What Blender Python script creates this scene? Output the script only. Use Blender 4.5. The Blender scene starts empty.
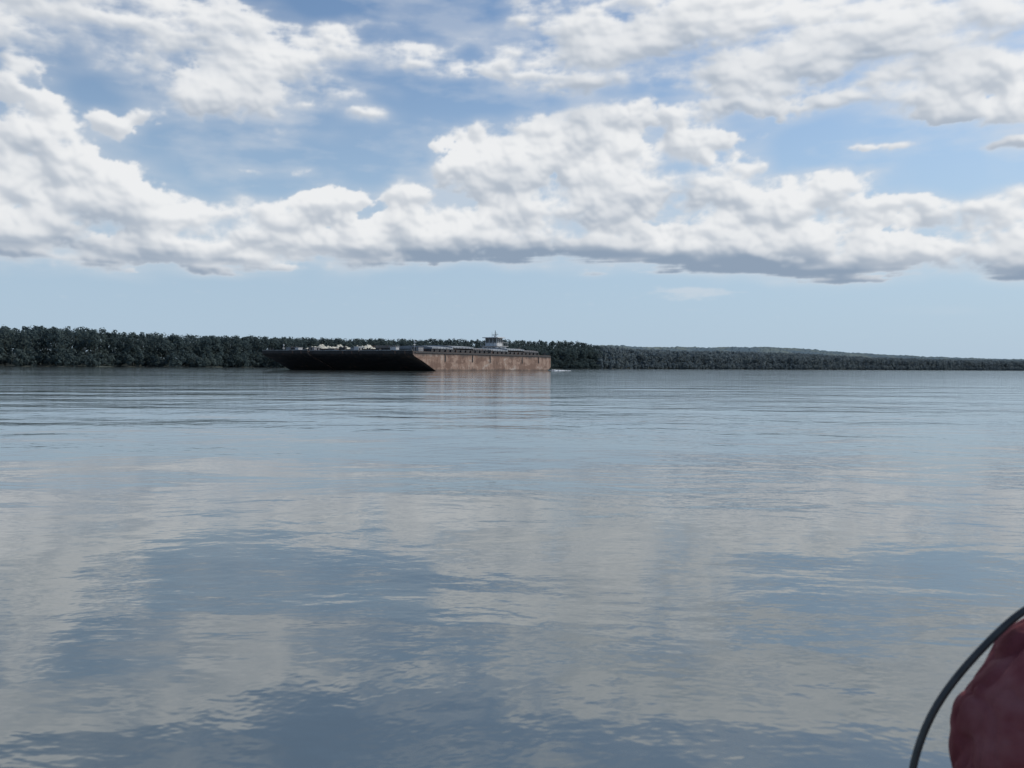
import bpy, bmesh, math, random
import numpy as np
from mathutils import Vector, Matrix, noise as mnoise

random.seed(4); rng = np.random.default_rng(7)
scene = bpy.context.scene
col = scene.collection
scene.view_settings.view_transform = 'Standard'
scene.view_settings.look = 'None'
scene.view_settings.exposure = 0.0

SUN_AZ = math.radians(66)     # clockwise from +Y
SUN_EL = math.radians(44)
CAM_H = 0.75

# ------------------------------------------------------------------ node helpers
class NT:
    def __init__(self, tree): self.t = tree; self.n = tree.nodes; self.l = tree.links
    def _in(self, sock, v):
        if v is None: return
        if isinstance(v, bpy.types.NodeSocket): self.l.new(v, sock)
        else: sock.default_value = v
    def math(self, op, a, b=None, c=None, clamp=False):
        n = self.n.new('ShaderNodeMath'); n.operation = op; n.use_clamp = clamp
        for i, v in enumerate((a, b, c)): self._in(n.inputs[i], v) if v is not None else None
        return n.outputs[0]
    def vec(self, op, a, b=None, scale=None, out=0):
        n = self.n.new('ShaderNodeVectorMath'); n.operation = op
        self._in(n.inputs[0], a)
        if b is not None: self._in(n.inputs[1], b)
        if scale is not None: self._in(n.inputs['Scale'], scale)
        return n.outputs[out]
    def noise(self, v, scale, detail=2, rough=.5, lac=2.0, dist=0.0, out='Fac'):
        n = self.n.new('ShaderNodeTexNoise'); n.noise_dimensions = '3D'
        self._in(n.inputs['Vector'], v); n.inputs['Scale'].default_value = scale
        n.inputs['Detail'].default_value = detail; n.inputs['Roughness'].default_value = rough
        n.inputs['Lacunarity'].default_value = lac; n.inputs['Distortion'].default_value = dist
        return n.outputs[out]
    def maprange(self, v, a, b, c=0., d=1., interp='SMOOTHSTEP'):
        n = self.n.new('ShaderNodeMapRange'); n.interpolation_type = interp
        self._in(n.inputs[0], v)
        for i, x in zip((1, 2, 3, 4), (a, b, c, d)): n.inputs[i].default_value = x
        return n.outputs[0]
    def mix(self, f, a, b, blend='MIX'):
        n = self.n.new('ShaderNodeMix'); n.data_type = 'RGBA'; n.blend_type = blend
        self._in(n.inputs[0], f); self._in(n.inputs[6], a); self._in(n.inputs[7], b)
        return n.outputs[2]
    def sep(self, v):
        n = self.n.new('ShaderNodeSeparateXYZ'); self.l.new(v, n.inputs[0]); return n.outputs
def rgb(r, g, b): return (r, g, b, 1.0)

# ------------------------------------------------------------------ world: Nishita
world = bpy.data.worlds.new("World"); scene.world = world; world.use_nodes = True
F = 804.0
W = NT(world.node_tree); W.n.clear()
out = W.n.new('ShaderNodeOutputWorld'); bg = W.n.new('ShaderNodeBackground')
sky = W.n.new('ShaderNodeTexSky'); sky.sky_type = 'NISHITA'; sky.sun_disc = False
sky.sun_elevation = SUN_EL; sky.sun_rotation = SUN_AZ
sky.air_density = 1.0; sky.dust_density = 1.0; sky.ozone_density = 1.3
tc = W.n.new('ShaderNodeTexCoord')
sp = W.sep(tc.outputs['Generated'])
skyc = W.mix(1.0, sky.outputs[0], rgb(.93, 1.07, 1.16), 'MULTIPLY')
haze = W.maprange(sp[2], .0, .42, .92, .06)
skyc = W.mix(haze, skyc, rgb(4.3, 5.6, 7.0))
W.l.new(skyc, bg.inputs[0]); bg.inputs[1].default_value = 0.1
W.l.new(bg.outputs[0], out.inputs[0])

sun = bpy.data.lights.new("sun", 'SUN'); sun.energy = 3.2; sun.angle = math.radians(.5); sun.color = (1, .95, .87)
so = bpy.data.objects.new("sun", sun); col.objects.link(so)
sd = Vector((math.cos(SUN_EL) * math.sin(SUN_AZ), math.cos(SUN_EL) * math.cos(SUN_AZ), math.sin(SUN_EL)))
so.rotation_euler = sd.to_track_quat('Z', 'Y').to_euler()

# ------------------------------------------------------------------ cloud layer on a distant sky dome
def perlin(x, y, seed):
    r = np.random.default_rng(seed); p = r.permutation(512); an = r.random(512) * 2 * np.pi
    gx, gy = np.cos(an), np.sin(an)
    xi = np.floor(x).astype(int); yi = np.floor(y).astype(int); fx = x - xi; fy = y - yi
    def gr(ix, iy, dx, dy):
        h = p[(p[ix & 511] + iy) & 511]; return gx[h] * dx + gy[h] * dy
    u_ = fx**3 * (fx * (fx * 6 - 15) + 10); v_ = fy**3 * (fy * (fy * 6 - 15) + 10)
    a = gr(xi, yi, fx, fy); b = gr(xi + 1, yi, fx - 1, fy)
    c = gr(xi, yi + 1, fx, fy - 1); d = gr(xi + 1, yi + 1, fx - 1, fy - 1)
    return ((a + u_ * (b - a)) + v_ * ((c + u_ * (d - c)) - (a + u_ * (b - a)))) * 1.5
def fbm(x, y, n, seed, rough=.5):
    s = 0; a = 1.; t = 0
    for i in range(n):
        s = s + a * perlin(x, y, seed + i); t += a; a *= rough; x = x * 2.03 + 11.3; y = y * 2.03 + 5.7
    return s / t
def bulge(x, y, seed):
    r = np.random.default_rng(seed); jx = r.random((256, 256)); jy = r.random((256, 256)); jr = .55 + .6 * r.random((256, 256))
    xi = np.floor(x).astype(int); yi = np.floor(y).astype(int); best = np.zeros_like(x)
    for dx in (-1, 0, 1):
        for dy in (-1, 0, 1):
            a = (xi + dx) & 255; b = (yi + dy) & 255
            d2 = (x - xi - dx - jx[a, b])**2 + (y - yi - dy - jy[a, b])**2
            R = jr[a, b]
            best = np.maximum(best, np.sqrt(np.clip(R * R - d2, 0, None)))
    return best
def gblur(A, s):
    n = int(3 * s) + 1; k = np.exp(-.5 * (np.arange(-n, n + 1) / s)**2); k /= k.sum()
    B = np.pad(A, n, mode='edge')
    C_ = sum(k[i] * B[i:i + A.shape[0], :] for i in range(2 * n + 1))
    return sum(k[i] * C_[:, i:i + A.shape[1]] for i in range(2 * n + 1))
def sst(x, a, b):
    k = np.clip((x - a) / (b - a), 0, 1); return k * k * (3 - 2 * k)
def ang(px, py):
    uu = (px - 512) / F; vv = (368 - py) / F
    az = math.atan(uu); return az, math.atan(vv * math.cos(az))
BLOBS = [ # cx, cy, rx, ry, weight
 (70,10,150,36,1.0),(190,28,120,36,1.0),(255,80,84,50,1.05),(205,100,76,30,.9),(320,48,112,22,.8),(400,56,50,12,.6),(20,50,80,22,.5),(130,66,80,18,.7),
 (122,132,34,20,.8),(15,125,70,42,1.),(60,190,120,54,1.1),(150,222,110,34,1.0),(20,235,130,40,1.1),
 (200,248,200,22,1.0),(330,240,150,26,1.05),(480,236,160,32,1.15),(700,246,240,26,1.1),(900,254,200,24,1.05),(1010,248,130,28,1.15),
 (230,214,44,24,.9),(275,222,40,20,.8),(340,212,44,22,.85),(410,206,34,26,.9),(500,186,62,52,1.15),(480,140,54,20,.9),(550,142,70,30,.95),(630,122,120,20,.95),(690,145,75,24,.95),(620,186,84,50,1.1),
 (690,185,70,26,.9),(800,186,72,15,.9),(740,208,120,24,1.),(990,214,120,22,1.0),(880,218,120,20,.95),
 (590,42,110,34,1.05),(550,18,60,26,.8),(720,16,150,36,1.2),(790,62,170,32,1.25),(900,30,170,42,1.25),(970,70,130,34,1.2),(1000,102,130,18,1.),(880,98,120,16,.95),(480,70,80,12,.85),
 (600,78,130,12,.85),(730,104,120,10,.8),
 (880,149,42,6,.75),(1000,141,64,5,.7),(282,172,34,5,.5),(372,120,20,5,.3),(350,95,40,7,.3),
]
AZ0, EL0 = -.90, .035
nx, ny = int(1.8 * F), int(.90 * F)
AZ, EL = np.meshgrid(AZ0 + np.arange(nx) / F, EL0 + np.arange(ny) / F)
X = AZ * F; Y = EL * F
wx = fbm(X / 95, Y / 60, 5, 11); wy = fbm(X / 95 + 40, Y / 60, 5, 31)
Xw = X + 42 * wx; Yw = Y + 18 * wy
M = np.full(X.shape, -1.2)
for (cx, cy, rx, ry, h) in BLOBS:
    a, e = ang(cx, cy); ca = math.cos(a)
    q = h * (1 - ((Xw - a * F) / (rx * ca * ca))**2 - ((Yw - e * F) / (ry * ca))**2)
    M = np.logaddexp(M * 9, np.maximum(q, -1.2) * 9) / 9
outm = np.maximum(sst(np.abs(AZ), .59, .70), sst(EL, .44, .50))
gen = fbm(X / 170, Y / 70, 3, 71) * 3.2 - .05
M = M * (1 - outm) + gen * outm
big = fbm(X / 62, Y / 36, 8, 101, .57)
fine = fbm(X / 15, Y / 11, 5, 131, .60)
qx = X + 22 * fbm(X / 40, Y / 40, 4, 401, .52); qy = (Y + 22 * fbm(X / 40 + 9, Y / 40, 4, 431, .52)) * 1.2
B1 = bulge(qx / 28, qy / 28, 1); B2 = bulge(qx / 13 + 3, qy / 13, 2); B3 = bulge(qx / 6.5 + 7, qy / 6.5, 3)
puff = B1 * 1.0 + B2 * .5 + B3 * .26
pm = puff - puff.mean()
cum = np.clip((1 - sst(EL + .09 * wx, .27, .37)), 0, 1)
streak = fbm((X + .4 * Y) / 70, (Y - .03 * X) / 20, 8, 501, .58)
ybase = np.interp(AZ, [-.6, .05, .57], [ang(0,266)[1], ang(560,267)[1], ang(1024,290)[1]]) * F
dh0 = np.clip(1 - (Y - ybase) / 34., 0, 1)
hst = fbm(X / 150, Y / 9, 7, 701, .55)
mix_b = sst(dh0, .25, .8) * (.45 + .55 * sst(AZ, -.15, .1))
tex = (1.35 * big + .34 * pm) * (.40 + .60 * cum) + (1.2 * streak + .35 * big) * (1 - cum) + .30 * fine
D = M - .16 + tex * (1 - mix_b) + (1.3 * hst + .2 * fine + .10) * mix_b
basev = (Y - ybase) / 13.0 + .55 + 1.5 * hst + .25 * fine
D = np.minimum(D, basev)
wisp = np.exp(-((X - ang(690,292)[0] * F - 6 * wx) / 40)**2 - ((Y - ang(690,292)[1] * F) / 6)**2) * .75 + .5 * fbm(X / 22, Y / 5, 4, 231) - .15
lowm = sst(ybase - Y, 0, 12)
Dw = wisp * lowm - (1 - lowm)
Dp = np.clip(D, 0, 1.2)
def shift(A, dx, dy): return np.roll(np.roll(A, -int(round(dy)), 0), -int(round(dx)), 1)
tau = 0; last = 0; Dq = gblur(Dp, 2)
for k in (3, 6, 10, 15, 22, 31, 43, 58):
    tau = tau + shift(Dq, .25 * k, .9 * k) * (k - last); last = k
L = .34 * np.exp(-tau / 9.) + .66 * np.exp(-tau / 46.)
thick = np.sqrt(np.clip(D + .05, 0, 1.4))
cb = cum * (1 - .9 * mix_b)
Hh = gblur(18 * thick + cb * (B1 * 12 + B2 * 5.5 + B3 * 2.0 + 9 * big) + (1 - cum) * (8 * streak + 8 * big) + 4 * mix_b * hst + 1.2 * fine, 1.1)
gy_, gx_ = np.gradient(Hh)
nz = 1 / np.sqrt(gx_**2 + gy_**2 + 1)
sl = np.array([.34, .62, .70]); ndl = (-gx_ * sl[0] - gy_ * sl[1] + sl[2]) * nz
Hs = gblur(24 * thick + cb * B1 * 14 + 20 * big, 5.0); gy2, gx2 = np.gradient(Hs)
ndl2 = (-gx2 * sl[0] - gy2 * sl[1] * 1.2 + sl[2]) / np.sqrt(gx2**2 + gy2**2 + 1)
yb2 = ybase + 4 * fbm(X / 110, Y / 60, 4, 651)
dh = np.clip(1 - (Y - yb2) / 34., 0, 1) ** .9
bandx = .22 + .72 * sst(AZ, -.22, -.06) * (1 - .5 * sst(AZ, .36, .52)) + .9 * hst
lit = .22 + .44 * L + .25 * np.clip(ndl, 0, 1) + .34 * np.clip(ndl2, 0, 1) - .74 * dh * np.clip(bandx, 0, 1.1) * sst(D, 0, .5)
lit = lit + .26 * fbm(X / 110, Y / 42, 5, 601, .5) - .03 * (1 - cum)
lit = gblur(np.clip(lit, 0, 1), .8)
edge_soft = np.clip(.42 + .95 * fbm(X / 100, Y / 50, 3, 551) + .30 * (1 - cum), .16, 1.2)
soft = sst(D / edge_soft, -.2, 1.)
alpha = soft * (.97 - .15 * (1 - cum) * (1 - sst(D, .2, .9)))
veil = sst(gblur(D, 4), -.9, .25) * .30 * np.clip(1 + 1.5 * streak, .2, 1.6) + np.clip(fbm(X / 160, Y / 42, 7, 301, .58) * .9 - .02, 0, .32) * sst(EL, .10, .20)
alpha = alpha + (1 - alpha) * np.clip(veil, 0, .5)
alpha = np.maximum(alpha, .45 * sst(Dw, 0, .5))
lit = lit * soft + .70 * (1 - soft)
fade = (1 - sst(np.abs(AZ), .80, .885)) * (1 - sst(EL, .80, .92)) * sst(EL, .045, .07)
alpha = gblur(np.clip(alpha * fade, 0, 1), .5)
sh = np.array([.27, .345, .45]); hi = np.array([.86, .87, .88])
RGB = sh + (hi - sh) * lit[..., None]
def axis(a0, c0, c1, a1, fine, coarse):
    return np.unique(np.concatenate([np.arange(a0, c0, coarse), np.arange(c0, c1, fine), np.arange(c1, a1, coarse)]))
ia = axis(4, int((-.60 - AZ0) * F), int((.60 - AZ0) * F), nx - 5, 1, 4)
ie = axis(8, 10, int((.445 - EL0) * F), ny - 5, 1, 4)
R_ = 25000.
aa, ee = np.meshgrid(AZ0 + ia / F, EL0 + ie / F)
co3 = np.stack([R_ * np.cos(ee) * np.sin(aa), R_ * np.cos(ee) * np.cos(aa), R_ * np.sin(ee)], -1).reshape(-1, 3).astype(np.float32)
cc4 = np.concatenate([RGB[np.ix_(ie, ia)], alpha[np.ix_(ie, ia)][..., None]], -1).reshape(-1, 4).astype(np.float32)
h_, w_ = len(ie), len(ia)
idx = np.arange(h_ * w_, dtype=np.int32).reshape(h_, w_)
q = np.stack([idx[:-1, :-1], idx[1:, :-1], idx[1:, 1:], idx[:-1, 1:]], -1).reshape(-1).astype(np.int32)
me = bpy.data.meshes.new("sky"); me.vertices.add(len(co3)); me.vertices.foreach_set('co', co3.ravel())
me.loops.add(len(q)); me.loops.foreach_set('vertex_index', q)
me.polygons.add(len(q) // 4); me.polygons.foreach_set('loop_start', np.arange(0, len(q), 4, dtype=np.int32))
me.update(calc_edges=True)
ca_ = me.color_attributes.new('cloud', 'FLOAT_COLOR', 'POINT'); ca_.data.foreach_set('color', cc4.ravel())
mc = bpy.data.materials.new("cloud_layer"); mc.use_nodes = True; T = NT(mc.node_tree); T.n.clear()
at = T.n.new('ShaderNodeAttribute'); at.attribute_name = 'cloud'
em = T.n.new('ShaderNodeEmission'); T.l.new(at.outputs['Color'], em.inputs[0])
tr = T.n.new('ShaderNodeBsdfTransparent'); mx = T.n.new('ShaderNodeMixShader'); oo = T.n.new('ShaderNodeOutputMaterial')
T.l.new(at.outputs['Alpha'], mx.inputs[0]); T.l.new(tr.outputs[0], mx.inputs[1]); T.l.new(em.outputs[0], mx.inputs[2]); T.l.new(mx.outputs[0], oo.inputs[0])
mc.cycles.emission_sampling = 'NONE'
me.materials.append(mc); me.shade_smooth()
o = bpy.data.objects.new("sky", me); col.objects.link(o); o["kind"] = "structure"

# ------------------------------------------------------------------ materials
def newmat(name):
    m = bpy.data.materials.new(name); m.use_nodes = True
    t = NT(m.node_tree); b = m.node_tree.nodes['Principled BSDF']
    return m, t, b
def objco(t):
    n = t.n.new('ShaderNodeTexCoord'); return n.outputs['Object']
def paint(name, c, rough=.6, var=.25, scale=1.5, rust=0.0, metal=0.0):
    m, t, b = newmat(name); co = objco(t)
    f = t.noise(co, scale, 5, .6)
    c2 = tuple(x * (1 - var) for x in c)
    cc = t.mix(t.maprange(f, .3, .7), rgb(*c2), rgb(*c))
    if rust:
        f2 = t.noise(t.vec('MULTIPLY', co, (1, 1, .35)), 1.3 * scale, 6, .65)
        cc = t.mix(t.maprange(f2, .62 - rust * .3, .72 - rust * .2), cc, rgb(.13, .07, .045))
    t.l.new(cc, b.inputs['Base Color']); b.inputs['Roughness'].default_value = rough
    b.inputs['Metallic'].default_value = metal
    return m
def rust_side():
    m, t, b = newmat("rusty_hull_paint"); co = objco(t)
    st = t.noise(t.vec('MULTIPLY', co, (.9, .9, .2)), 1.0, 7, .65)
    bl = t.noise(t.vec('MULTIPLY', co, (1, 1, 1.8)), .28, 6, .62)
    fine = t.noise(t.vec('MULTIPLY', co, (3, 3, .9)), 1.0, 5, .6)
    c = t.mix(t.maprange(st, .36, .62), rgb(.21, .125, .088), rgb(.34, .235, .180))
    c = t.mix(t.maprange(bl, .49, .56, 0, .8), c, rgb(.15, .085, .060))
    c = t.mix(t.maprange(bl, .34, .43, .8, 0), c, rgb(.42, .35, .30))
    c = t.mix(t.maprange(fine, .54, .66, 0, .7), c, rgb(.07, .045, .038))
    z = t.sep(co)[2]
    wl = t.math('ADD', z, t.math('MULTIPLY', t.noise(t.vec('MULTIPLY', co, (.5, .5, .1)), 1.0, 5, .6), 1.2))
    c = t.mix(t.maprange(wl, .70, 1.15, .7, 0), c, rgb(.06, .045, .04))
    c = t.mix(t.maprange(wl, 3.3, 4.0, 0, .9), c, rgb(.05, .04, .038))
    t.l.new(c, b.inputs['Base Color']); b.inputs['Roughness'].default_value = .85
    bp = t.n.new('ShaderNodeBump'); bp.inputs['Distance'].default_value = .06; bp.inputs['Strength'].default_value = .8
    t.l.new(t.noise(co, 1.1, 4, .6), bp.inputs['Height']); t.l.new(bp.outputs[0], b.inputs['Normal'])
    return m
M_RUST = rust_side()
M_BLACK = paint("black_bow", (.038, .032, .030), .8, .6, .7, rust=.2)  # near-black base colour for the bow faces and headlog
M_DECK = paint("rusty_deck_plate", (.09, .07, .06), .8, .4, 1.0, rust=.4)
M_COAM = paint("dark_coaming_paint", (.05, .05, .053), .7, .4, 1.2, rust=.2)
M_COVER = paint("grey_cover_aluminium", (.28, .30, .32), .5, .4, .6, rust=.04)
M_COVERD = paint("dull_cover_steel", (.13, .13, .135), .6, .4, .6, rust=.3)
M_WHITE = paint("white_boat_paint", (.58, .58, .58), .5, .2, 1.5, rust=.06)
M_GREY = paint("grey_boat_paint", (.25, .25, .26), .6, .3, 1.5, rust=.1)
M_GLASS = paint("dark_window_glass", (.015, .02, .025), .15, .3, 1.0)
M_STEEL = paint("dark_fitting_steel", (.05, .05, .05), .6, .4, 3.0)
M_SAND = paint("pale_gravel", (.60, .58, .50), .95, .6, 1.5)
M_GREEN = paint("green_tarpaulin", (.09, .30, .13), .7, .4, 3.0)
M_EDGE = paint("worn_deck_edge_paint", (.34, .34, .33), .7, .6, 1.2, rust=.25)
M_BLUE = paint("pusher_hull_paint", (.05, .06, .09), .6, .4, 1.0, rust=.1)
M_FOAM = paint("foam", (.8, .82, .83), .9, .1, 9.0)

# ------------------------------------------------------------------ mesh helpers
def bbox(bm, x0, x1, y0, y1, z0, z1, mi=0, bev=0.0):
    vs = [bm.verts.new((x, y, z)) for z in (z0, z1) for (x, y) in ((x0, y0), (x1, y0), (x1, y1), (x0, y1))]
    fs = [(3, 2, 1, 0), (4, 5, 6, 7), (0, 1, 5, 4), (1, 2, 6, 5), (2, 3, 7, 6), (3, 0, 4, 7)]
    out = []
    for f in fs:
        fc = bm.faces.new([vs[i] for i in f]); fc.material_index = mi; out.append(fc)
    if bev:
        es = list({e for f in out for e in f.edges})
        bmesh.ops.bevel(bm, geom=es, offset=bev, segments=2, affect='EDGES', profile=.6)
def bcyl(bm, p0, p1, r0, r1=None, n=10, mi=0):
    p0, p1 = Vector(p0), Vector(p1); r1 = r0 if r1 is None else r1
    q = (p1 - p0).to_track_quat('Z', 'Y')
    a = []; b = []
    for i in range(n):
        t = 2 * math.pi * i / n; c = Vector((math.cos(t), math.sin(t), 0))
        a.append(bm.verts.new(p0 + q @ (c * r0))); b.append(bm.verts.new(p1 + q @ (c * r1)))
    for i in range(n):
        f = bm.faces.new((a[i], a[(i + 1) % n], b[(i + 1) % n], b[i])); f.material_index = mi
    bm.faces.new(a[::-1]).material_index = mi; bm.faces.new(b).material_index = mi
def extr(bm, prof, y0, y1, mi=0):
    a = [bm.verts.new((x, y0, z)) for x, z in prof]; b = [bm.verts.new((x, y1, z)) for x, z in prof]
    n = len(prof); fs = []
    for i in range(n):
        j = (i + 1) % n; f = bm.faces.new((a[i], a[j], b[j], b[i])); f.material_index = mi; fs.append(f)
    fa = bm.faces.new(a[::-1]); fb_ = bm.faces.new(b); fa.material_index = mi; fb_.material_index = mi
    return fs, fa, fb_
def fin_obj(name, bm, mats, parent=None, smooth=False, loc=None):
    bmesh.ops.recalc_face_normals(bm, faces=bm.faces)
    me = bpy.data.meshes.new(name); bm.to_mesh(me); bm.free()
    for m in mats: me.materials.append(m)
    if smooth: me.shade_smooth()
    o = bpy.data.objects.new(name, me); col.objects.link(o)
    if parent is not None: o.parent = parent
    if loc: o.location = loc
    return o
def empty(name, loc, rz=0):
    o = bpy.data.objects.new(name, None); o.empty_display_size = 1; col.objects.link(o)
    o.location = loc; o.rotation_euler = (0, 0, rz); return o

# ------------------------------------------------------------------ water
m, t, b = newmat("river_water"); co = objco(t)
patch = t.maprange(t.noise(t.vec('MULTIPLY', co, (.6, 1, 1)), .07, 3, .6), .35, .68, .45, 1.2)
cw = t.vec('ADD', co, t.vec('SCALE', t.vec('SUBTRACT', t.noise(co, .5, 1, out='Color'), (.5, .5, .5)), scale=.8))
h1 = t.math('MULTIPLY', t.noise(t.vec('MULTIPLY', cw, (.45, 1, 1)), .40, 2, .45), .055)
h2 = t.math('MULTIPLY', t.noise(t.vec('MULTIPLY', cw, (.6, 1, 1)), 2.1, 2, .5), .017)
h3 = t.math('MULTIPLY', t.math('MULTIPLY', t.noise(t.vec('MULTIPLY', cw, (.6, 1, 1)), 11.0, 3, .5), .0038), patch)
hh = t.math('ADD', t.math('ADD', h1, t.math('MULTIPLY', h2, patch)), h3)
bp = t.n.new('ShaderNodeBump'); bp.inputs['Strength'].default_value = 1.0; bp.inputs['Distance'].default_value = 1.0
t.l.new(hh, bp.inputs['Height']); t.l.new(bp.outputs[0], b.inputs['Normal'])
wc = t.mix(t.maprange(t.noise(co, .35, 3), .35, .65), rgb(.078, .100, .105), rgb(.098, .115, .105))
t.l.new(wc, b.inputs['Base Color']); b.inputs['Roughness'].default_value = .045; b.inputs['IOR'].default_value = 2.4
bm = bmesh.new()
R = 30000
vs = [bm.verts.new(p) for p in ((-R, -R, 0), (R, -R, 0), (R, R, 0), (-R, R, 0))]; bm.faces.new(vs)
water = fin_obj("river_water", bm, [m]); water["kind"] = "structure"

# ------------------------------------------------------------------ far bank terrain + forest
SH = np.array([(-700,300),(-300,350),(0,400),(200,480),(420,650),(600,900),(800,1300),(1024,1900),(1300,3000),(1800,5000)], float)
def tt(px): return (px - 512) / F
TOP = np.array([(-700,38),(-100,40),(0,41),(75,40.5),(110,38),(160,35),(215,32),(300,31),(420,29.5),(520,29),(575,28),(600,23.5),(640,20),(680,19),(720,18.5),(770,17.5),(800,16.5),(830,15),(870,13),(940,11.3),(1024,10),(1300,8),(1800,6)], float)
def shore(px): return np.interp(px, SH[:, 0], SH[:, 1])
def toth(px): return np.interp(px, TOP[:, 0], TOP[:, 1]) * shore(px) / F + .7
def gh(px, s):
    rise = np.maximum(toth(px) - 15.0, 1.0)
    k = np.clip((s - 12) / 55.0, 0, 1); k = k * k * (3 - 2 * k)
    wv = .8 * np.sin(px * .02 + s * .01) * k
    return np.clip(s / 4.0, -1, 1) * .5 + k * rise + wv
mg, t, b = newmat("bank_ground"); co = objco(t)
c = t.mix(t.maprange(t.noise(co, .08, 5, .6), .4, .6), rgb(.04, .055, .05), rgb(.06, .07, .055))
t.l.new(c, b.inputs['Base Color']); b.inputs['Roughness'].default_value = .95
pxs = np.linspace(-700, 1800, 260); ss = np.array([-6, 0, 3, 8, 20, 45, 80, 120, 200, 500, 1500, 5000, 14000.])
V = []
for px in pxs:
    d0_ = shore(px) + 6 * math.sin(px * .06) + 4 * math.sin(px * .17 + 1)
    for s_ in ss:
        y = d0_ + s_; V.append((tt(px) * y, y, float(gh(px, s_))))
n = len(ss); Fc = [(i * n + j, (i + 1) * n + j, (i + 1) * n + j + 1, i * n + j + 1) for i in range(len(pxs) - 1) for j in range(n - 1)]
me = bpy.data.meshes.new("river_bank"); me.from_pydata(V, [], Fc); me.materials.append(mg); me.shade_smooth()
o = bpy.data.objects.new("river_bank", me); col.objects.link(o); o["kind"] = "structure"

HT = np.array([(540,16),(575,20),(600,22.5),(640,22.5),(680,21.5),(720,22),(770,22),(805,20.5),(830,18.5),(860,16.5),(900,14.5),(960,12.5),(1030,11),(1150,9),(1300,6)], float)
def hilld(px): return shore(px) + 900
pxs = np.linspace(540, 1300, 700); ss = np.linspace(-420, 420, 40)
V = []
for px in pxs:
    top = np.interp(px, HT[:, 0], HT[:, 1]) * hilld(px) / F + .7
    for s_ in ss:
        y = hilld(px) + s_; x = tt(px) * y
        k = math.cos(s_ / 420 * math.pi / 2) ** 1.3 if abs(s_) < 420 else 0
        bump = 3.5 * abs(mnoise.noise(Vector((x / 22, y / 22, 0)))) + 2.2 * mnoise.noise(Vector((x / 9, y / 9, 3))) + 3 * mnoise.noise(Vector((x / 90, y / 90, 7)))
        V.append((x, y, -1 + (top - 1.5) * k + bump * min(1, k * 3)))
n = len(ss); Fc = [(i * n + j, (i + 1) * n + j, (i + 1) * n + j + 1, i * n + j + 1) for i in range(len(pxs) - 1) for j in range(n - 1)]
mh, t, b = newmat("hazy_hill_woods"); co = objco(t)
c = t.mix(t.maprange(t.noise(co, .012, 6, .65), .42, .62), rgb(.090, .125, .150), rgb(.145, .170, .155))  # aerial haze is painted into this pale blue-green woods colour
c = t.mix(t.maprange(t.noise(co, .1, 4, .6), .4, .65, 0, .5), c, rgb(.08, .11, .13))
t.l.new(c, b.inputs['Base Color']); b.inputs['Roughness'].default_value = 1; b.inputs['Specular IOR Level'].default_value = 0
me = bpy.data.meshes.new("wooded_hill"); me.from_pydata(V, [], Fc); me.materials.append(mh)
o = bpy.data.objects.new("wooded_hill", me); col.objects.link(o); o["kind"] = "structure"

ml = bpy.data.materials.new("foliage"); ml.use_nodes = True; t = NT(ml.node_tree); t.n.clear()
at = t.n.new('ShaderNodeAttribute'); at.attribute_name = 'tint'
df = t.n.new('ShaderNodeBsdfDiffuse'); tl = t.n.new('ShaderNodeBsdfTranslucent'); mx = t.n.new('ShaderNodeMixShader'); oo = t.n.new('ShaderNodeOutputMaterial')
t.l.new(at.outputs['Color'], df.inputs[0]); t.l.new(at.outputs['Color'], tl.inputs[0]); mx.inputs[0].default_value = .5
t.l.new(df.outputs[0], mx.inputs[1]); t.l.new(tl.outputs[0], mx.inputs[2]); t.l.new(mx.outputs[0], oo.inputs[0])

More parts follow.
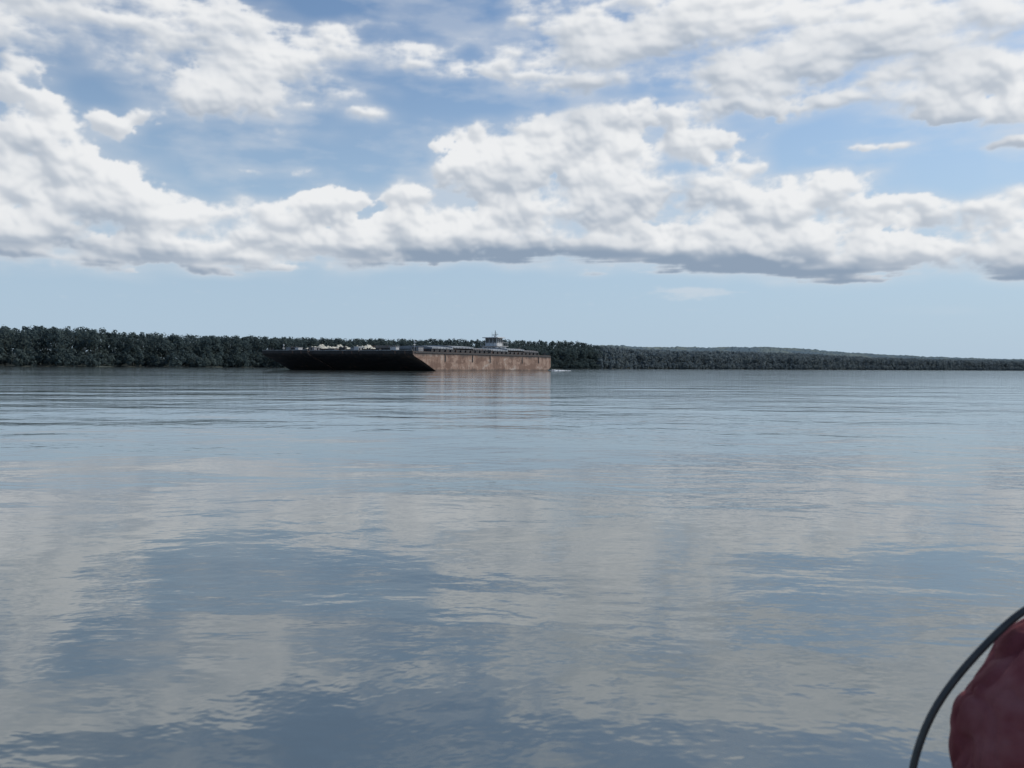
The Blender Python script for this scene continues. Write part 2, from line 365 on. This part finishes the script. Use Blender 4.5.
def make_forest(name, px0, px1, spacing, rows, rowgap, leaves, lsize, tintA, tintB, label):
    p = np.linspace(px0, px1, 4000); xs = tt(p) * shore(p); ys = shore(p)
    L = np.concatenate([[0], np.cumsum(np.hypot(np.diff(xs), np.diff(ys)))])
    nt = int(L[-1] / spacing)
    VV = []; CC = []
    for r in range(rows + 1):
        bush = r == rows
        m_ = nt * 3 if bush else nt
        l = (np.arange(m_) + rng.random(m_)) / m_ * L[-1]
        px = np.interp(l, L, p)
        s_ = (-.5 + rng.random(m_) * 6) if bush else 6 + r * rowgap + rng.random(m_) * rowgap
        d = shore(px) + 6 * np.sin(px * .06) + 4 * np.sin(px * .17 + 1) + s_
        X = tt(px) * d; Y = d; Z = gh(px, s_)
        tgt = toth(px) * d / shore(px) - Z
        for i in range(m_):
            grp = mnoise.noise(Vector((l[i] / 45, r * .35, 1.3)))
            H = rng.uniform(5, 11) if bush else min(tgt[i], 23) * min(1.0, rng.uniform(.90, 1.0) + .08 * grp)
            k = leaves // 2 if bush else leaves
            rw = H * rng.uniform(.4, .6) if bush else rng.uniform(3.8, 6.2) * (spacing / 4.6) ** .4
            nc = 5 if bush else 13
            hz_ = rng.uniform(.15, .95, nc)
            prof = np.sqrt(np.clip(1 - ((hz_ - .48) / .54) ** 2, .05, 1))
            th = rng.random(nc) * 6.283
            rr = rw * prof * rng.uniform(.2, .75, nc)
            cen = np.stack([np.cos(th) * rr, np.sin(th) * rr, hz_ * (H - 1.2)], 1)
            w = rng.integers(0, nc, k)
            rad = rw * rng.uniform(.34, .55, nc) * (.55 + .45 * prof)
            dirs = rng.normal(size=(k, 3)); dirs /= np.linalg.norm(dirs, axis=1)[:, None]
            pt = cen[w] + dirs * rad[w][:, None] * rng.uniform(.6, 1.0, k)[:, None]
            pt[:, 2] = np.clip(pt[:, 2], .1, H)
            ta = rng.random(); base = np.array(tintA) * (1 - ta) + np.array(tintB) * ta
            nrm = dirs + rng.normal(size=(k, 3)) * .2; nrm[:, 2] += .2
            nrm /= np.linalg.norm(nrm, axis=1)[:, None]
            a = np.cross(nrm, rng.normal(size=(k, 3))); a /= np.linalg.norm(a, axis=1)[:, None]
            b_ = np.cross(nrm, a)
            sz = lsize * rng.uniform(.6, 1.2, k)[:, None]
            o_ = np.array([X[i], Y[i], Z[i]]) + pt
            q = np.stack([o_ - a * sz, o_ - b_ * sz * .8, o_ + a * sz, o_ + b_ * sz * .8], 1)
            VV.append(q.reshape(-1, 3))
            cc = base[None, :] * rng.uniform(.94, 1.06, k)[:, None]
            CC.append(np.repeat(cc, 4, 0))
            if not bush:
                rb = .2; top = np.array([X[i], Y[i], Z[i] + H * .75])
                for (ax, ay, bx, by) in ((-1,-1,1,-1),(1,-1,1,1),(1,1,-1,1),(-1,1,-1,-1)):
                    VV.append(np.array([[X[i]+ax*rb, Y[i]+ay*rb, Z[i]-.3],[X[i]+bx*rb, Y[i]+by*rb, Z[i]-.3], top+(bx*.06,by*.06,0), top+(ax*.06,ay*.06,0)]))
                    CC.append(np.tile(np.array([[.06, .06, .055]]), (4, 1)))
    VV = np.concatenate(VV).astype(np.float32); CC = np.concatenate(CC).astype(np.float32)
    nv = len(VV); nf = nv // 4
    me = bpy.data.meshes.new(name); me.vertices.add(nv); me.vertices.foreach_set('co', VV.ravel())
    me.loops.add(nv); me.loops.foreach_set('vertex_index', np.arange(nv, dtype=np.int32))
    me.polygons.add(nf); me.polygons.foreach_set('loop_start', np.arange(0, nv, 4, dtype=np.int32))
    me.update(calc_edges=True)
    ca = me.color_attributes.new('tint', 'FLOAT_COLOR', 'POINT')
    ca.data.foreach_set('color', np.concatenate([CC, np.ones((nv, 1), np.float32)], 1).ravel())
    me.materials.append(ml)
    o = bpy.data.objects.new(name, me); col.objects.link(o); o["kind"] = "stuff"; o["label"] = label; o["category"] = "forest"
    return nf
nf1 = make_forest("riverside_forest", -60, 600, 4.6, 6, 9, 330, .60, (.078,.108,.112), (.092,.120,.116), "dense dark green wood lining the far river bank")  # bluish leaf tints have some distance haze mixed in
nf2 = make_forest("distant_forest", 594, 1120, 8.0, 7, 11, 130, 1.10, (.145,.182,.205), (.160,.192,.200), "hazy blue green wooded bank farther along the river")  # paler, bluer tints: stronger distance haze put into the leaf colour
print("leaf faces", nf1, nf2)

# ------------------------------------------------------------------ barges
C = Vector((-18.5, 150.0, 0)); ROT = math.radians(60)
u = Vector((math.cos(ROT), math.sin(ROT), 0)); v = Vector((-math.sin(ROT), math.cos(ROT), 0))
BW = 12.9; BL = 56.0; FB = 3.75
def build_barge():
    e = empty("barge", (0, 0, 0), ROT)
    bm = bmesh.new()
    prof = [(0, FB), (0, FB - .6), (.5, FB - .95), (3.4, 1.75), (8.6, -.5), (BL - 2.5, -.5), (BL, .9), (BL, FB)]
    fs, fa, fb_ = extr(bm, prof, 0, BW, 0)
    for i, mi in enumerate((1, 1, 1, 1, 0, 0, 0, 2)): fs[i].material_index = mi
    fin_obj("hull", bm, [M_RUST, M_BLACK, M_DECK], e)
    for (a, b_) in ((-.10, -.003), (BW + .003, BW + .10)):
        bm = bmesh.new(); bbox(bm, .6, BL - .1, a, b_, FB - .35, FB - .12)
        fin_obj("rubbing_strake", bm, [M_COAM], e)
    bm = bmesh.new(); bbox(bm, -.15, -.003, .05, BW - .05, FB - .5, FB + .10, bev=.03)
    fin_obj("headlog", bm, [M_BLACK], e)
    bm = bmesh.new(); bbox(bm, -.12, .05, .06, BW - .06, FB + .103, FB + .24)
    fin_obj("deck_edge_rail", bm, [M_EDGE], e)
    bm = bmesh.new()
    x0, x1 = 7.5, BL - 4.5; z1 = FB + .62
    bbox(bm, x0, x1, 1.1, 1.22, FB + .003, z1); bbox(bm, x0, x1, BW - 1.22, BW - 1.1, FB + .003, z1)
    bbox(bm, x0 - .12, x0 - .003, 1.1, BW - 1.1, FB + .003, z1); bbox(bm, x1 + .003, x1 + .12, 1.1, BW - 1.1, FB + .003, z1)
    for i in range(24):
        x = x0 + .8 + i * 1.85; bbox(bm, x, x + .12, .85, 1.097, FB + .003, z1 - .1)
    fin_obj("hatch_coaming", bm, [M_COAM], e)
    for (x, y) in ((1.6, .9), (1.6, BW - .9), (BL - 1.6, .9), (BL - 1.6, BW - .9), (28, .5)):
        bm = bmesh.new()
        for dx in (-.35, .35):
            bcyl(bm, (dx, 0, .06), (dx, 0, .62), .15); bcyl(bm, (dx, 0, .62), (dx, 0, .70), .21)
        bbox(bm, -.65, .65, -.25, .25, .003, .06)
        fin_obj("bollard", bm, [M_STEEL], e, loc=(x, y, FB))
    bm = bmesh.new()
    bbox(bm, -.6, .6, -.8, .8, .003, .18); bcyl(bm, (0, -.55, .6), (0, .55, .6), .34, n=14)
    bcyl(bm, (0, -.62, .6), (0, -.55, .6), .5, n=14); bcyl(bm, (0, .55, .6), (0, .62, .6), .5, n=14)
    bbox(bm, -.3, .3, -.8, -.66, .18, 1.0); bbox(bm, -.3, .3, .66, .8, .18, 1.0)
    fin_obj("winch", bm, [M_STEEL], e, loc=(4.2, BW / 2 + 1.5, FB))
    return e, (x0, x1, z1)
def cover(parent, x0, x1, z, mat, lab=None, h=.34):
    bm = bmesh.new()
    n = 8; w0, w1 = 1.0, BW - 1.0
    prof = []
    for i in range(n + 1):
        k = i / n; prof.append((w0 + (w1 - w0) * k, z + .30 + h * math.sin(math.pi * k) ** .7))
    prof = [(w0, z + .003)] + prof + [(w1, z + .003)]
    A = [bm.verts.new((x0, y, zz)) for y, zz in prof]; B = [bm.verts.new((x1, y, zz)) for y, zz in prof]
    m_ = len(prof)
    for i in range(m_): j = (i + 1) % m_; bm.faces.new((A[i], A[j], B[j], B[i]))
    bm.faces.new(A[::-1]); bm.faces.new(B)
    for k in range(int((x1 - x0) / 1.1)):
        xx = x0 + .5 + k * 1.1; bbox(bm, xx, xx + .07, w0 - .05, w0 - .003, z + .01, z + .3)
    o = fin_obj("hatch_cover", bm, [mat], parent)
    if lab: o["label"] = lab
    return o
b0, (hx0, hx1, hz) = build_barge()
def copy_thing(e):
    n = e.copy(); col.objects.link(n)
    for ch in [c for c in bpy.data.objects if c.parent == e]:
        k = ch.copy(); k.parent = n; col.objects.link(k)
    return n
b1 = copy_thing(b0); b2 = copy_thing(b0)
lift = (0.0, .06, .18); adv = (0.0, -.05, -.6)
labs = ("rust-streaked brown steel barge under grey hatch covers, riding empty",
        "black-bowed steel cargo barge lashed between two others",
        "black-bowed steel cargo barge with open hold and pale gravel heaps")
for i, e in enumerate((b0, b1, b2)):
    e.location = C + v * (i * (BW + .06)) + u * adv[i] + Vector((0, 0, lift[i]))
    e["label"] = labs[i]; e["category"] = "barge"; e["group"] = "barges lashed into a convoy"
L_ = hx1 - hx0
for i in range(6):
    a = hx0 + L_ * i / 6
    zz = hz + (.26 if i in (1, 4) else 0)
    cover(b0, a + .05 - (.4 if i in (1, 4) else 0), a + L_ / 6 - .05 + (.4 if i in (1, 4) else 0), zz, M_COVER if i not in (2, 5) else M_COVERD)
for i in range(6):
    a = hx0 + L_ * i / 6
    if i in (0,): continue
    cover(b1, a + .05, a + L_ / 6 - .05, hz + (.3 if i % 2 else 0), M_COVERD if i % 2 else M_COVER)
for i in (3, 4, 5):
    a = hx0 + L_ * i / 6; cover(b2, a + .05, a + L_ / 6 - .05, hz, M_COVER)
def heap(name, parent, x, y, rx, ry, z0, h, mat):
    bm = bmesh.new(); n = 34; grid = []
    for i in range(n + 1):
        row = []
        for j in range(n + 1):
            a, b = i / n * 2 - 1, j / n * 2 - 1; r = math.hypot(a, b)
            nn = mnoise.noise(Vector((a * 2.5, b * 4, x))) + .6 * mnoise.noise(Vector((a * 9, b * 9, x + 3)))
            zz = min(1, max(0, 1.15 - r)) ** .6 * h * (.75 + .6 * nn)
            row.append(bm.verts.new((x + a * rx, y + b * ry, z0 + max(zz, 0))))
        grid.append(row)
    for i in range(n):
        for j in range(n): bm.faces.new((grid[i][j], grid[i + 1][j], grid[i + 1][j + 1], grid[i][j + 1]))
    return fin_obj(name, bm, [mat], parent)
heap("gravel_heap", b2, 13, 3.6, 4.5, 2.4, FB + .05, 1.5, M_SAND)
heap("gravel_heap", b2, 13, 8.8, 4.5, 2.5, FB + .05, 1.6, M_SAND)
heap("gravel_heap", b1, 11.5, 8.6, 3.3, 2.7, FB + .05, 1.5, M_SAND)
def lamp_post(parent, x, y, h):
    bm = bmesh.new(); bcyl(bm, (0, 0, 0.003), (0, 0, h), .06, .045); bbox(bm, -.35, .35, -.05, .05, h - .5, h - .4)
    bcyl(bm, (0, 0, h), (0, 0, h + .28), .13, .13); bcyl(bm, (0, 0, h + .28), (0, 0, h + .36), .17, .05)
    return fin_obj("navigation_light_post", bm, [M_WHITE], parent, loc=(x, y, FB))
lamp_post(b0, 2.6, 1.6, 1.7); lamp_post(b2, 2.2, 9.0, 1.1)
def locker(parent, x, y, sx, sy, sz, mat):
    bm = bmesh.new(); bbox(bm, -sx, sx, -sy, sy, .003, sz, bev=.04); bbox(bm, -sx - .05, sx + .05, -sy - .05, sy + .05, sz + .003, sz + .08)
    bbox(bm, -sx + .1, sx - .1, -sy - .03, -sy - .003, sz * .4, sz * .5)
    return fin_obj("gear_locker", bm, [mat], parent, loc=(x, y, FB))
locker(b0, 4.8, 2.6, .8, .9, .8, M_GREY); locker(b0, 5.2, 9.6, .7, 1.6, .7, M_COAM); locker(b0, 2.4, 6.2, .5, .7, .8, M_WHITE)
locker(b1, 4.5, 4.6, .7, 1.0, .8, M_COVER); locker(b1, 3.8, 10, .6, .7, .6, M_COVERD); locker(b1, 2.2, 2.2, .5, .6, .9, M_WHITE)
locker(b2, 4.8, 3.0, .8, .8, .8, M_GREY); locker(b2, 3.5, 6.0, .6, .5, .7, M_WHITE); locker(b2, 5.5, 10.4, .6, .7, .9, M_COVER)
for i in range(5):
    bm = bmesh.new(); bbox(bm, 0, .16, -.12, -.004, -1.5, 0)
    fin_obj("fender", bm, [M_COAM], b0, loc=(12 + i * 9 + random.uniform(-3, 3), 0, FB - .4 - random.uniform(0, .2)))

# ------------------------------------------------------------------ pusher boat
pu = empty("pusher_boat", C + u * (BL + .6) + v * (21.2 - 5.5), ROT)
pu["label"] = "white pusher boat with glazed wheelhouse behind the barges"; pu["category"] = "boat"
PW = 11.0
bm = bmesh.new()
extr(bm, [(0, 2.2), (0, -.6), (20, -.6), (24, .6), (24, 2.0), (6, 2.0)], 0, PW, 0); fin_obj("hull", bm, [M_BLUE], pu)
for y in (2.0, PW - 2.7):
    bm = bmesh.new(); extr(bm, [(-.45, .3), (-.45, 4.0), (.3, 4.0), (1.8, 2.25), (-.02, 2.25), (-.02, .3)], y, y + .7); fin_obj("push_knee", bm, [M_STEEL], pu)
bm = bmesh.new(); bbox(bm, 4, 20, 1.2, PW - 1.2, 2.203, 4.7, bev=.08); bbox(bm, 3.6, 20.4, .8, PW - .8, 4.703, 4.83)
dh = fin_obj("deckhouse", bm, [M_GREY], pu)
for i in range(6):
    bm = bmesh.new(); bbox(bm, 5.2 + i * 2.3, 6.3 + i * 2.3, 1.17, 1.197, 3.3, 4.1); fin_obj("window", bm, [M_GLASS], dh)
bm = bmesh.new(); bbox(bm, 5, 10, 3.2, PW - 3.2, 4.833, 6.4, bev=.06); bbox(bm, 4.6, 10.4, 2.8, PW - 2.8, 6.403, 6.5)
ud = fin_obj("upper_deckhouse", bm, [M_WHITE], pu)
for i in range(2):
    bm = bmesh.new(); bbox(bm, 5.8 + i * 2.1, 6.9 + i * 2.1, 3.17, 3.197, 5.3, 6.1); fin_obj("window", bm, [M_GLASS], ud)
for i in range(3):
    bm = bmesh.new(); bbox(bm, 4.97, 4.997, 3.7 + i * 1.3, 4.6 + i * 1.3, 5.3, 6.1); fin_obj("window", bm, [M_GLASS], ud)
wh = empty("wheelhouse", (0, 0, 0)); wh.parent = pu
wx0, wx1, wy0, wy1 = 5.8, 8.8, 3.7, PW - 3.7
bm = bmesh.new(); bbox(bm, wx0, wx1, wy0, wy1, 6.503, 7.25); fin_obj("wall", bm, [M_WHITE], wh)
bm = bmesh.new(); bbox(bm, wx0 + .06, wx1 - .06, wy0 + .06, wy1 - .06, 7.253, 8.6); fin_obj("window", bm, [M_GLASS], wh)
def mullion(x0, x1, y0, y1):
    bm = bmesh.new(); bbox(bm, x0, x1, y0, y1, 7.253, 8.6); fin_obj("mullion", bm, [M_WHITE], wh)
for k in range(4):
    y = wy0 + (wy1 - wy0 - .14) * k / 3; mullion(wx0, wx0 + .05, y, y + .14); mullion(wx1 - .05, wx1, y, y + .14)
for k in range(1, 3):
    x = wx0 + (wx1 - wx0 - .14) * k / 3; mullion(x, x + .14, wy0, wy0 + .05); mullion(x, x + .14, wy1 - .05, wy1)
bm = bmesh.new(); bbox(bm, wx0 - .6, wx1 + .5, wy0 - .6, wy1 + .6, 8.603, 8.82, bev=.05); fin_obj("roof", bm, [M_WHITE], wh)
bm = bmesh.new(); bcyl(bm, (8, PW / 2, 8.823), (8, PW / 2, 10.7), .11, .07); bbox(bm, 7.93, 8.07, PW / 2 - .9, PW / 2 + .9, 9.6, 9.69)
bbox(bm, 7.6, 8.4, PW / 2 - .06, PW / 2 + .06, 10.0, 10.06)
fin_obj("mast", bm, [M_STEEL], pu)
bm = bmesh.new(); bcyl(bm, (6.6, 4.9, 8.823), (6.6, 4.9, 9.2), .12); bbox(bm, 6.5, 6.7, 4.1, 5.7, 9.203, 9.33); fin_obj("radar_scanner", bm, [M_WHITE], pu)
for (x, y, h) in ((6.1, 3.9, 1.3), (8.6, 6.9, 1.6)):
    bm = bmesh.new(); bcyl(bm, (x, y, 8.823), (x, y, 8.82 + h), .035, .02, 6); fin_obj("antenna", bm, [M_STEEL], pu)
for y in (2.6, PW - 3.4):
    bm = bmesh.new(); bbox(bm, 15.5, 17, y, y + .8, 4.833, 6.0, bev=.08); bcyl(bm, (16.2, y + .4, 6.0), (16.4, y + .4, 6.5), .2); fin_obj("funnel", bm, [M_COAM], pu)
bm = bmesh.new()
for k in range(7):
    y = 2.85 + k * (PW - 5.7) / 6; bcyl(bm, (4.7, y, 6.503), (4.7, y, 7.4), .03, n=6)
for k in range(6):
    x = 4.7 + k * 1.1; bcyl(bm, (x, 2.85, 6.503), (x, 2.85, 7.4), .03, n=6)
bbox(bm, 4.67, 4.73, 2.82, PW - 2.8, 7.4, 7.45); bbox(bm, 4.75, 10.3, 2.82, 2.88, 7.4, 7.45)
fin_obj("railing", bm, [M_WHITE], pu)

# wake foam at the stern
bm = bmesh.new()
base = C + u * (BL + 1)
for i in range(90):
    k = random.random(); p = base + u * (k * 3.5) + v * random.uniform(-1.5, .8) * (.3 + k) + Vector((k * 1.4, 0, 0))
    r = random.uniform(.10, .34) * (1.1 - .7 * k)
    bmesh.ops.create_icosphere(bm, subdivisions=1, radius=r, matrix=Matrix.Translation(p + Vector((0, 0, .03))) @ Matrix.Diagonal((1.6, 1.2, .8, 1)))
o = fin_obj("wake_foam", bm, [M_FOAM], None, True); o["kind"] = "stuff"; o["label"] = "white churned foam trailing the pusher boat"; o["category"] = "foam"

# ------------------------------------------------------------------ own rowing boat (below the view) and the red bag on it
M_BOAT = paint("boat_green_paint", (.05, .14, .07), .5, .3, 4.0)
M_WOOD = paint("bench_wood", (.30, .20, .12), .7, .4, 6.0)
rb = empty("rowing_boat", (.2, .38, 0)); rb["label"] = "small green rowing boat floating low in calm water"; rb["category"] = "boat"
bm = bmesh.new(); rings = []
N = 20
for i in range(N + 1):
    k = i / N; x = -2.0 + 3.9 * k; w = .66 * (1 - abs(2 * k - 1) ** 3.2) + .02
    pr = [(-w, .185), (-w * .93, .03), (-w * .7, -.10), (0, -.14), (w * .7, -.10), (w * .93, .03), (w, .185), (w - .012 if w > .04 else w*.5, .185), (w * .90, .03), (w * .66, -.075), (0, -.11), (-w * .66, -.075), (-w * .90, .03), (-w + .012 if w > .04 else -w*.5, .185)]
    rings.append([bm.verts.new((x, y, z)) for y, z in pr])
for i in range(N):
    for j in range(14): bm.faces.new((rings[i][j], rings[i + 1][j], rings[i + 1][(j + 1) % 14], rings[i][(j + 1) % 14]))
bm.faces.new(rings[0]); bm.faces.new(rings[-1][::-1]); fin_obj("hull", bm, [M_BOAT], rb)
for x in (-1.1, .28):
    bm = bmesh.new(); bbox(bm, x, x + .34, -.60, .60, .130, .152, bev=.004); fin_obj("seat", bm, [M_WOOD], rb)

mr, t, b = newmat("red_coated_fabric"); co = objco(t)
c = t.mix(t.maprange(t.noise(co, 14, 5, .6), .3, .7), rgb(.18, .034, .040), rgb(.26, .062, .066))
c = t.mix(t.maprange(t.noise(co, 7, 4, .65), .5, .70, 0, .5), c, rgb(.33, .14, .135))
t.l.new(c, b.inputs['Base Color']); b.inputs['Roughness'].default_value = .75; b.inputs['Specular IOR Level'].default_value = .25
bp = t.n.new('ShaderNodeBump'); bp.inputs['Distance'].default_value = .006; bp.inputs['Strength'].default_value = .7
t.l.new(t.noise(t.vec('MULTIPLY', co, (1, 1, 1.8)), 17, 4, .5, dist=.8), bp.inputs['Height']); t.l.new(bp.outputs[0], b.inputs['Normal'])
bag = empty("dry_bag", (.666, .93, .153)); bag["label"] = "plump dusty red fabric dry bag with dark carrying loop"; bag["category"] = "bag"
bm = bmesh.new()
bmesh.ops.create_uvsphere(bm, u_segments=180, v_segments=140, radius=1.0)
for vv in bm.verts:
    p = vv.co.copy()
    sz = math.copysign(abs(p.z) ** .95, p.z)
    q = Vector((p.x * .140, p.y * .10, .160 + sz * .160))
    q.x += .13 * (q.z - .165)
    a1 = abs(mnoise.noise(Vector((p.x * 2.0 + p.z * 1.9, p.y * 2.0, p.z * 1.1 + 5))))
    a2 = abs(mnoise.noise(Vector((p.x * 3.4 - p.z * 2.4, p.y * 3.4, p.z * 2.2 + 15))))
    dd = .015 * mnoise.noise(Vector((p.x * 1.7 + 4, p.y * 1.7, p.z * 2.0))) - .006 * math.exp(-a1 * 10) - .004 * math.exp(-a2 * 12) + .002 * mnoise.noise(Vector((p.x * 6, p.y * 6, p.z * 5)))
    q += Vector((p.x, p.y, p.z)) * dd
    vv.co = q
fin_obj("bag_body", bm, [mr], bag, True)
bag_o = bag.location
def tube(name, pts, r, mat, parent):
    cu = bpy.data.curves.new(name, 'CURVE'); cu.dimensions = '3D'; cu.bevel_depth = r; cu.bevel_resolution = 4; cu.resolution_u = 12
    sp_ = cu.splines.new('NURBS'); sp_.points.add(len(pts) - 1); sp_.use_endpoint_u = True; sp_.order_u = 4
    for p_, q in zip(sp_.points, pts): p_.co = (*q, 1)
    tmp = bpy.data.objects.new("tmp_curve", cu); col.objects.link(tmp)
    dg = bpy.context.evaluated_depsgraph_get(); me = bpy.data.meshes.new_from_object(tmp.evaluated_get(dg))
    bpy.data.objects.remove(tmp); me.name = name; me.materials.clear(); me.materials.append(mat); me.shade_smooth()
    o = bpy.data.objects.new(name, me); col.objects.link(o); o.parent = parent; return o
M_CORD = paint("dark_rubber_cord", (.065, .058, .055), .45, .4, 40.0)
pts = [(.82, .93, .40), (.78, .93, .47), (.70, .93, .505), (.65, .94, .494), (.605, .95, .464), (.567, .95, .426), (.533, .95, .388), (.504, .95, .346), (.487, .95, .304), (.476, .95, .257), (.480, .95, .205), (.53, .94, .172), (.62, .93, .165)]
tube("carrying_loop", [tuple(Vector(p) - bag_o) for p in pts], .0043, M_CORD, bag)
bm = bmesh.new()
bbox(bm, -.022, .03, -.012, .0, -.018, .016, bev=.004)
fin_obj("strap_tab", bm, [M_GREEN], bag, loc=(-.138, -.03, .128))

# ------------------------------------------------------------------ camera
cam = bpy.data.cameras.new("camera"); co_ = bpy.data.objects.new("camera", cam); col.objects.link(co_)
cam.sensor_width = 36; cam.lens = 28.27; cam.clip_start = .02; cam.clip_end = 60000
cam.dof.use_dof = True; cam.dof.focus_distance = 120; cam.dof.aperture_fstop = 9
co_.matrix_world = Matrix.Translation((0, 0, CAM_H)) @ Matrix.Rotation(math.radians(90 - 1.17), 4, 'X') @ Matrix.Rotation(math.radians(.30), 4, 'Z')
scene.camera = co_
